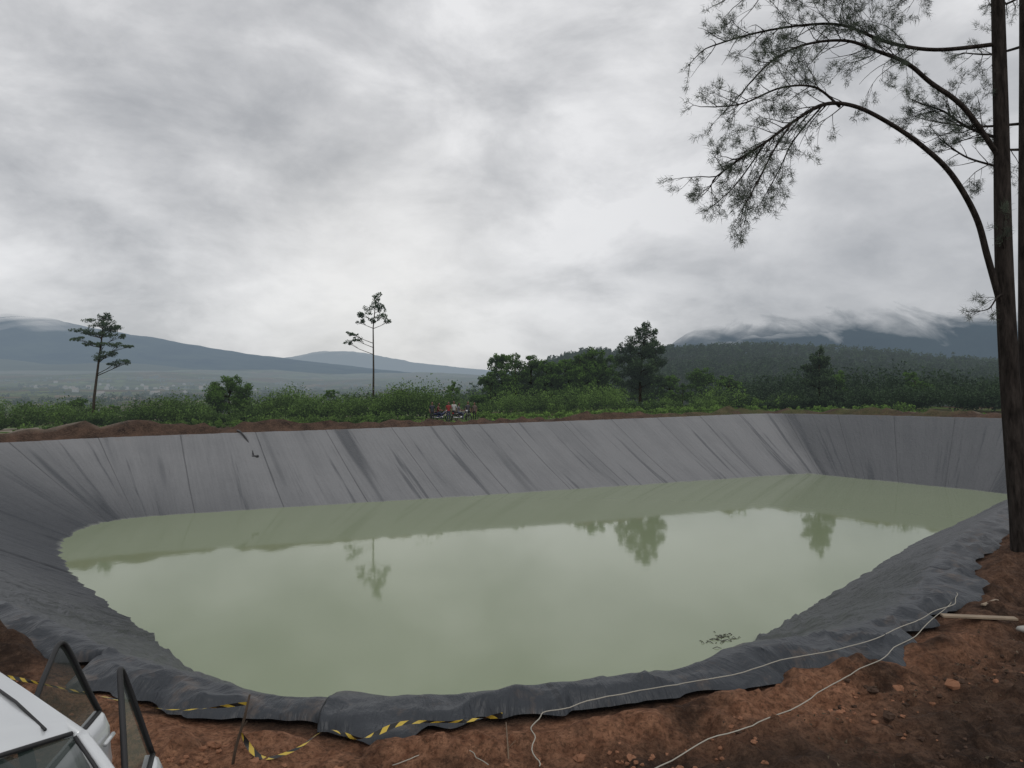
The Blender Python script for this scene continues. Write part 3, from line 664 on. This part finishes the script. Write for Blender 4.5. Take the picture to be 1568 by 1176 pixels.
tape([(-2.12,5.88,.27),(-2.02,5.85,.14),(-1.88,5.8,.11),(-1.68,5.9,.14),(-1.5,6.1,.19),(-1.2,6.0,.17),(-.9,6.2,.20),(-.46,6.25,.19),(-.08,6.35,.20)],.023,2.6)
mb=MB(); mb.tube([(-2.22,5.86,-.2),(-2.16,5.87,.15),(-2.1,5.9,.38),(-2.06,5.9,.56)],[.013,.012,.011,.008],7)
mb.tube([(-2.12,5.9,.30),(-2.09,5.93,.34)],[.006,.003],5); mb.obj('wooden_stake',[flat('stake_wood',(.07,.05,.035),.9)])
mb=MB(); mb.tube([(-.02,5.75,-.05),(-.03,5.95,.08),(-.05,6.3,.16)],[.008,.007,.005],6); mb.tube([(-.03,6.0,.09),(.03,6.05,.13)],[.004,.002],5); mb.obj('twig',[flat('twig_wood',(.16,.11,.07),.9)])
mb=MB(); mb.box((5.75,9.25,.13),(.85,.10,.025),0,-.15); mb.box((6.3,9.9,.12),(.4,.05,.02),0,.6); mb.obj('wooden_plank',[flat('plank_wood',(.24,.185,.13),.8,var=.4,sc=6)],smooth=False)
mb=MB(); mb.ell((6.1,8.95,.08),(.08,.06,.04),9,6,0,.12); mb.obj('stone',[flat('stone_mat',(.34,.33,.30),.9)])
mb=MB()
c=cr([(-18.6,50.6,-.15),(-18.0,49.7,-.15),(-17.2,48.9,-.75),(-16.6,47.9,-1.5),(-16.35,47.5,-1.75)],6)
mb.tube(c,.06,8); mb.ell((-16.3,47.4,-1.7),(.28,.20,.22),10,7); mb.tube([(-16.65,47.5,-1.65),(-16.0,47.3,-1.55)],.09,8); mb.tube([(-16.35,47.5,-1.6),(-16.4,47.45,-1.2)],[.05,.03],6)
mb.obj('inlet_pipe',[flat('black_plastic',(.012,.012,.014),.4)])
def debris(cx,cy,n,rad):
    mb=MB()
    for _ in range(n):
        x=cx+R.gauss(0,rad); y=cy+R.gauss(0,rad*.8); a=R.uniform(0,3.1); L=R.uniform(.08,.28)
        mb.tube([(x,y,-4.0),(x+math.cos(a)*L*.5,y+math.sin(a)*L*.5,-3.985+R.uniform(0,.03)),(x+math.cos(a)*L,y+math.sin(a)*L,-4.0)],[.006,.010,.005],5)
    mb.obj('floating_branch',[flat('wet_wood',(.04,.036,.026),.6)])
debris(5.85,20.6,28,.22); debris(5.4,20.3,7,.16)
# ---------------------------------------------------------------- car
Fd=Vector((.79,-.61,0)).normalized(); Nd=Vector((-Fd.y,Fd.x,0)); Pd=Vector((-1.6,3.2,0))
org=Pd-Fd*.75-Nd*.83
car=bpy.data.objects.new('parked_car',None); COL.objects.link(car)
car.matrix_world=Matrix.Translation(org)@Matrix(((Fd.x,Nd.x,0,0),(Fd.y,Nd.y,0,0),(0,0,1,0),(0,0,0,1)))
M_paint=flat('silver_white_paint',(.60,.62,.63),.28,metal=.15,var=.04,sc=.8,coat=.6); M_blk=flat('black_rubber',(.015,.015,.016),.6)
def glf(t,b):
    b.inputs['Base Color'].default_value=(.03,.045,.04,1); b.inputs['Alpha'].default_value=.72
    t.l(t.math('MULTIPLY_ADD',t.noise(None,3,3),.1,.03),b.inputs['Roughness'])
M_glass=material('tinted_glass',glf,rough=.05,spec=.7)
def glf2(t,b):
    b.inputs['Base Color'].default_value=(.035,.042,.036,1); b.inputs['Alpha'].default_value=.58
    t.l(t.math('MULTIPLY_ADD',t.noise(None,3,3),.1,.03),b.inputs['Roughness'])
M_glass2=material('door_glass',glf2,rough=.05,spec=.6)
M_trim=flat('grey_trim',(.12,.12,.125),.7); M_rimm=flat('wheel_alloy',(.45,.45,.46),.35,metal=.8)
st=[(-2.05,.62,.40,.80),(-1.98,.74,.30,.90),(-1.75,.81,.26,.95),(-1.4,.83,.24,.96),(-.7,.84,.22,.95),(0,.84,.22,.95),(.7,.84,.22,.95),(1.1,.83,.22,.95),(1.5,.82,.23,.90),(1.85,.79,.26,.82),(2.03,.70,.30,.70),(2.12,.55,.38,.60)]
rows=[]
for x,w_,zb,zt in st:
    pr=[(w_*.86,zb),(w_*.98,zb+.1),(w_,zb+(zt-zb)*.45),(w_*.985,zb+(zt-zb)*.72),(w_*.94,zt-.03),(w_*.84,zt),(w_*.4,zt+.015)]
    rows.append([(x,a,b) for a,b in pr]+[(x,-a,b) for a,b in pr[::-1]])
mb=MB(); mb.grid(rows,0,True); mb.add(rows[0],[tuple(range(14))]); mb.add(rows[-1],[tuple(range(13,-1,-1))]); mb.obj('body',[M_paint],car)
mb=MB()
for sx0,sx1 in ((.72,-.20),(-.26,-1.15)):
    mb.box(((sx0+sx1)/2,.838,.62),(abs(sx0-sx1),.02,.62),0)  # dark sheets on the solid body stand in for the shaded door openings
mb.box((2.1,0,.5),(.06,.9,.12),0); mb.box((-2.04,0,.45),(.05,1.1,.1),0); mb.obj('shade_panels_and_grille',[M_blk],car)
mb=MB()
for sy in (1,-1): mb.ell((1.98,sy*.58,.66),(.12,.16,.07)); mb.ell((-2.0,sy*.6,.78),(.06,.13,.08),m=1)
mb.obj('lamps',[flat('lamp_clear',(.6,.6,.6),.1),flat('lamp_red',(.4,.02,.02),.2)],car)
mb=MB()
for x in (1.28,-1.28):
    for sy in (1,-1):
        mb.tube([(x,sy*.66,.3),(x,sy*.68,.3),(x,sy*.84,.3),(x,sy*.862,.3)],[.26,.30,.30,.27],28,0); mb.tube([(x,sy*.85,.3),(x,sy*.872,.3)],[.19,.17],20,1)
mb.obj('wheels',[M_blk,M_rimm],car)
mb=MB(); rr_=[]
RX0,RX1,RW,RZ=-1.55,.56,.72,1.565
for k in range(21):
    f=k/20; x=RX0+(RX1-RX0)*f; zz=RZ+.03*math.sin(math.pi*(f*.9+.05))-(.03 if k in(0,20) else 0)
    rr_.append([(x-(.07*(j/8-1)**2 if k>=19 else 0),RW*(j/8-1),zz-.075*abs(j/8-1)**3.2) for j in range(17)])
mb.grid(rr_,0); mb.obj('roof',[M_paint],car)
mb=MB()
W=RW-.015
for sy in (1,-1):
    mb.tube([(RX0+.05,sy*.60,RZ-.034),(-.6,sy*.605,RZ-.006),(.1,sy*.60,RZ-.012),(.45,sy*.59,RZ-.035)],.007,6,1)
    mb.tube(cr([(RX1-.05,sy*W,RZ-.085),(.80,sy*.745,1.30),(1.12,sy*.785,.94)],5),.030,8,0)
    mb.tube([(-.24,sy*(W-.005),RZ-.08),(-.24,sy*.80,.94)],.035,8,1)
    mb.tube([(-1.15,sy*(W-.005),RZ-.08),(-1.23,sy*.79,.94)],.04,8,0); mb.tube([(-1.53,sy*(W-.03),RZ-.09),(-1.85,sy*.74,.94)],.045,8,0)
    mb.tube([(RX0,sy*W,RZ-.088),(-.6,sy*(W+.01),RZ-.072),(RX1-.05,sy*W,RZ-.085)],.026,8,0)
mb.obj('pillars',[M_paint,M_blk],car)
mb=MB()
mb.grid([[(RX1-.01+.60*q+.06*(1-(j/4-1)**2)-.05*(1-q),(j/4-1)*(W-.025+.08*q),RZ-.035-.045*abs(j/4-1)**3-(.57)*q+.06*q*(1-q)) for j in range(9)] for q in (0,.25,.5,.75,1)])
mb.grid([[(-1.56-.27*q,(j/4-1)*(W-.05+.08*q),RZ-.045-.56*q) for j in range(9)] for q in (0,.5,1)])
for a,b,c_,d_ in ((.46,-.21,1.02,-.21),(-.27,-1.13,-.27,-1.20)):
    mb.add([(a,-W-.002,RZ-.10),(b,-W-.002,RZ-.10),(d_,-.795,.95),(c_,-.795,.95)],[(0,1,2,3)])
mb.obj('windows',[M_glass],car,smooth=True)
mb=MB()
mb.tube(cr([(RX1-.06,W-.03,RZ-.068),(RX1+.02,.3,RZ-.022),(RX1+.03,0,RZ-.018),(RX1+.02,-.3,RZ-.022),(RX1-.06,-W+.03,RZ-.068)],4),.010,6,0)
for sy in (1,-1): mb.tube(cr([(RX1-.03,sy*(W-.03),RZ-.075),(.82,sy*.712,1.30),(1.12,sy*.76,.965)],4),.009,6,0)
mb.obj('windscreen_seal',[M_blk],car)
mb=MB()
for x,y in ((.15,.36),(.15,-.36),(-.80,.36),(-.80,-.36)):
    mb.box((x,y,.97),(.14,.5,.62),0,0,.4); mb.box((x-.02,y,1.34),(.10,.26,.16),0,0,.4)
mb.tube([(.70,-.36+.17*math.cos(a),1.0+.17*math.sin(a)) for a in np.linspace(0,6.283,17)],.014,6,0,False)
mb.box((1.0,0,.93),(.3,1.4,.08),0,0,.3); mb.obj('seats_and_dash',[M_trim],car)
mb=MB(); mb.tube([(1.14,.25,1.0),(.90,.05,1.27)],.008,5); mb.tube([(1.14,-.35,1.0),(.90,-.45,1.25)],.008,5); mb.obj('wipers',[M_blk],car)
def door(name,hx,theta,Ld,fr):
    th=math.radians(theta); dr=Vector((-math.cos(th),math.sin(th),0)); nr_=Vector((math.sin(th),math.cos(th),0)); h=Vector((hx,.83,0))
    def P(s_,t_,z): return tuple(h+dr*s_+nr_*t_+Vector((0,0,z)))
    mb=MB()
    zz=[.27,.32,.5,.68,.74,.88,.955,.965]; tt=[-.03,0,.02,.03,.022,.015,-.015,-.04]
    ssx=[0,.03,.3,.6,.9,.97,1.0]
    mb.grid([[P(Ld*s_,t_-(.02 if s_ in(0,1.0) else 0),z) for s_ in ssx] for z,t_ in zip(zz,tt)],0)
    mb.grid([[P(Ld*s_,-.085,z) for s_ in ssx] for z in zz],1)
    for se in (0,1.0): mb.grid([[P(Ld*se,t_-.02,z),P(Ld*se,-.085,z)] for z,t_ in zip(zz,tt)],0)
    mb.grid([[P(Ld*s_,-.04,.965) for s_ in ssx],[P(Ld*s_,-.085,.965) for s_ in ssx]],0)
    T=lambda z: -.04-(z-.95)*.28
    c=cr([P(s_,T(z),z) for s_,z in fr],5)
    mb.tube(c,.015,6,2)
    ctr=Vector((0,0,0))
    for s_,z in fr: ctr+=Vector(P(s_,T(z),z))
    ctr/=len(fr)
    o_=[tuple(p) for p in c]; i_=[tuple(p+(ctr-p).normalized()*.035+nr_*-.012) for p in c]
    mb.grid([o_,i_],2)
    mb.tube([P(fr[-1][0],T(.97),.97),P(fr[0][0],T(.97),.97)],.014,6,2)
    mb.tube([P(Ld*.78,.045,.84),P(Ld*.94,.045,.84)],.014,6,0)
    mb.tube([P(Ld*.08,.035,.60),P(Ld*.95,.035,.60)],.014,6,2)
    if name=='front_door': mb.ell(P(.14,.11,1.0),(.07,.10,.06),10,7,0)
    mb.obj(name,[M_paint,M_trim,M_blk],car)
    g=MB(); g.add([P(s_,T(z)-.006,z) for s_,z in fr],[tuple(range(len(fr)))]); g.obj(name+'_glass',[M_glass2],car,smooth=False)
door('front_door',.75,33,1.00,[(.04,.97),(.36,1.14),(.62,1.31),(.82,1.45),(.90,1.485),(.95,1.38),(.99,.97)])
door('rear_door',-.20,42,.92,[(.03,.97),(.06,1.14),(.22,1.30),(.50,1.42),(.68,1.475),(.76,1.40),(.84,1.14),(.90,.97)])
# ---------------------------------------------------------------- people & motorcycles
M_skin=flat('skin',(.17,.09,.06),.6,var=.1); M_hair=flat('hair',(.012,.01,.009),.6); M_shoe=flat('shoes',(.03,.03,.03),.6)
M_mouth=flat('lips',(.16,.05,.04),.5)
def person(x,y,rot,pose,shirt,pants,hgt=1.,z=None):
    z=gz(x,y)-.02 if z is None else z
    if pose=='stand':
        J=dict(pel=(0,0,.93),sp=(0,.01,1.12),ch=(0,0,1.33),nk=(0,0,1.47),hd=(0,-.01,1.54))
        L=lambda s_:[(s_*.09,0,.90),(s_*.10,-.03,.50),(s_*.11,.03,.09),(s_*.12,-.13,.045)]
        Aa=lambda s_:[(s_*.18,0,1.40),(s_*.24,.03,1.13),(s_*.22,-.09,.90),(s_*.20,-.14,.83)]
    else:
        J=dict(pel=(0,0,.80),sp=(0,-.02,.98),ch=(0,-.05,1.18),nk=(0,-.07,1.32),hd=(0,-.09,1.39))
        L=lambda s_:[(s_*.10,-.03,.78),(s_*.20,-.42,.70),(s_*.20,-.34,.28),(s_*.20,-.47,.23)]
        Aa=lambda s_:[(s_*.18,-.05,1.25),(s_*.24,-.17,1.02),(s_*.20,-.42,.95),(s_*.18,-.50,.96)]
    bm=bmesh.new(); ly=bm.verts.layers.skin.verify()
    def V_(p,r): v=bm.verts.new(p); v[ly].radius=(r,r*.85); return v
    pel=V_(J['pel'],.145); pel[ly].use_root=True; sp=V_(J['sp'],.125); ch=V_(J['ch'],.155); nk=V_(J['nk'],.055); hd=V_(J['hd'],.055)
    for a,b in ((pel,sp),(sp,ch),(ch,nk),(nk,hd)): bm.edges.new((a,b))
    wr=[]
    for s_ in (1,-1):
        pv=pel
        for p,r in zip(L(s_),(.095,.062,.042,.035)): v=V_(p,r); bm.edges.new((pv,v)); pv=v
        pv=ch
        for p,r in zip(Aa(s_),(.062,.043,.03,.028)): v=V_(p,r); bm.edges.new((pv,v)); pv=v
        wr.append((Vector(Aa(s_)[-2]),Vector(Aa(s_)[-1]),s_))
    me=bpy.data.meshes.new('t'); bm.to_mesh(me); bm.free(); tmp=bpy.data.objects.new('t',me); COL.objects.link(tmp)
    tmp.modifiers.new('s','SKIN'); sb=tmp.modifiers.new('b','SUBSURF'); sb.levels=1
    dg=bpy.context.evaluated_depsgraph_get(); ev=tmp.evaluated_get(dg); m2=ev.to_mesh()
    mb=MB(); waist=J['pel'][2]+.04; nz=J['nk'][2]-.02
    vs=[tuple(v.co) for v in m2.vertices]
    o=len(mb.v); mb.v+=vs
    for p in m2.polygons:
        c=p.center; q=1
        dmin=min(((Vector(Aa(s_)[1])+Vector(Aa(s_)[3]))/2-c).length for s_ in(1,-1)); 
        if c.z>nz: q=0
        elif abs(c.x)>.15 and dmin<.2 : q=0
        elif c.z<(.1 if pose=='stand' else .27): q=4
        elif c.z<waist: q=2
        mb.f.append(tuple(i_+o for i_ in p.vertices)); mb.m.append(q)
    ev.to_mesh_clear(); bpy.data.objects.remove(tmp)
    hc=Vector(J['hd'])+Vector((0,-.01,.10))
    mb.ell(hc,(.075,.092,.115),12,9,0); mb.ell(hc+Vector((0,.018,.028)),(.084,.092,.10),12,8,3)
    mb.ell(hc+Vector((0,-.093,-.01)),(.013,.018,.02),6,5,0)
    for s_ in (1,-1): mb.ell(hc+Vector((s_*.03,-.083,.012)),(.011,.008,.007),6,4,3); mb.ell(hc+Vector((s_*.077,0,-.01)),(.01,.018,.028),6,5,0)
    mb.ell(hc+Vector((0,-.086,-.05)),(.025,.008,.007),6,4,5)
    for a,b,s_ in wr:
        d=(b-a).normalized(); sd_=d.cross(Vector((1,0,0))).normalized()
        for k in range(4):
            o_=b+sd_*(k-1.5)*.018; l=(.065,.078,.073,.055)[k]; mb.tube([o_,o_+d*l*.5,o_+d*l*.9+Vector((0,-.015,0))],[.009,.008,.006],5,0)
        mb.tube([b-d*.03-sd_*.025,b-sd_*.055+d*.01,b-sd_*.058+d*.04],[.010,.009,.007],5,0)
    mw=Matrix.Translation((x,y,z))@Matrix.Rotation(rot,4,'Z')@Matrix.Scale(hgt,4)
    return mb.obj('person',[M_skin,flat('shirt',shirt,.85,var=.15),flat('trousers',pants,.9,var=.2),M_hair,M_shoe,M_mouth],mw=mw)
def moto(x,y,rot,c):
    mb=MB()
    for wx in (.62,-.62):
        mb.tube([(wx+.27*math.cos(a),0,.30+.27*math.sin(a)) for a in np.linspace(0,6.283,21)],.045,8,0,False)
        mb.tube([(wx,-.05,.3),(wx,.05,.3)],.05,8,2)
        for k in range(6): a=k*math.pi/3; mb.tube([(wx,0,.3),(wx+.25*math.cos(a),0,.3+.25*math.sin(a))],.008,4,2)
    mb.tube([(.62,.06,.3),(.42,.06,.85),(.36,.05,1.0)],.025,6,2); mb.tube([(.62,-.06,.3),(.42,-.06,.85),(.36,-.05,1.0)],.025,6,2)
    mb.tube([(.32,.33,1.05),(.36,.12,1.0),(.36,-.12,1.0),(.32,-.33,1.05)],.016,6,0); mb.ell((.46,0,.88),(.09,.1,.1),10,7,2)
    mb.tube([(.36,0,.85),(.1,0,.6),(-.3,0,.42),(-.62,0,.3)],[.08,.10,.08,.04],8,1); mb.ell((.0,0,.36),(.2,.12,.14),10,7,2)
    mb.ell((-.32,0,.78),(.42,.13,.07),12,7,0); mb.ell((-.3,0,.64),(.40,.12,.11),12,7,1); mb.ell((.64,0,.60),(.24,.07,.05),10,6,1)
    mb.tube([(-.1,-.14,.3),(-.75,-.16,.38)],[.03,.05],8,2); mb.ell((-.74,0,.7),(.05,.09,.06),8,6,3)
    for s_ in (.3,-.3): mb.tube([(.34,s_*.8,1.04),(.32,s_,1.18)],.008,4,0); mb.ell((.32,s_,1.21),(.02,.06,.04),8,5,0)
    z=gz(x,y)
    mb.obj('motorcycle',[M_blk,flat('moto_paint',c,.25,coat=.5),M_rimm,flat('tail_lamp',(.4,.02,.02),.3)],mw=Matrix.Translation((x,y,z))@Matrix.Rotation(rot,4,'Z'))
moto(-4.25,63.2,.35,(.03,.03,.035)); moto(-6.0,63.9,-.2,(.03,.04,.10))
person(-6.75,63.5,.3,'stand',(.03,.035,.05),(.03,.03,.04),.97)
person(-6.32,63.9,1.37,'sit',(.10,.03,.03),(.03,.04,.08))
person(-5.35,63.3,.1,'stand',(.22,.03,.03),(.04,.05,.08),.97)
person(-4.95,64.1,-.3,'stand',(.40,.40,.39),(.03,.03,.035),1.0)
person(-4.55,63.1,1.9,'sit',(.12,.12,.13),(.04,.05,.09))
person(-3.75,63.8,.5,'stand',(.05,.05,.06),(.02,.02,.03),.97)
person(-3.2,64.2,-.4,'stand',(.12,.09,.08),(.03,.03,.03),.92)
# ---------------------------------------------------------------- camera
cd=bpy.data.cameras.new('camera'); cd.sensor_width=36; cd.lens=26.4; cd.clip_end=40000; cd.clip_start=.05
co=bpy.data.objects.new('camera',cd); COL.objects.link(co); co.location=(0,0,3.0); co.rotation_euler=(math.radians(90),0,0); S.camera=co
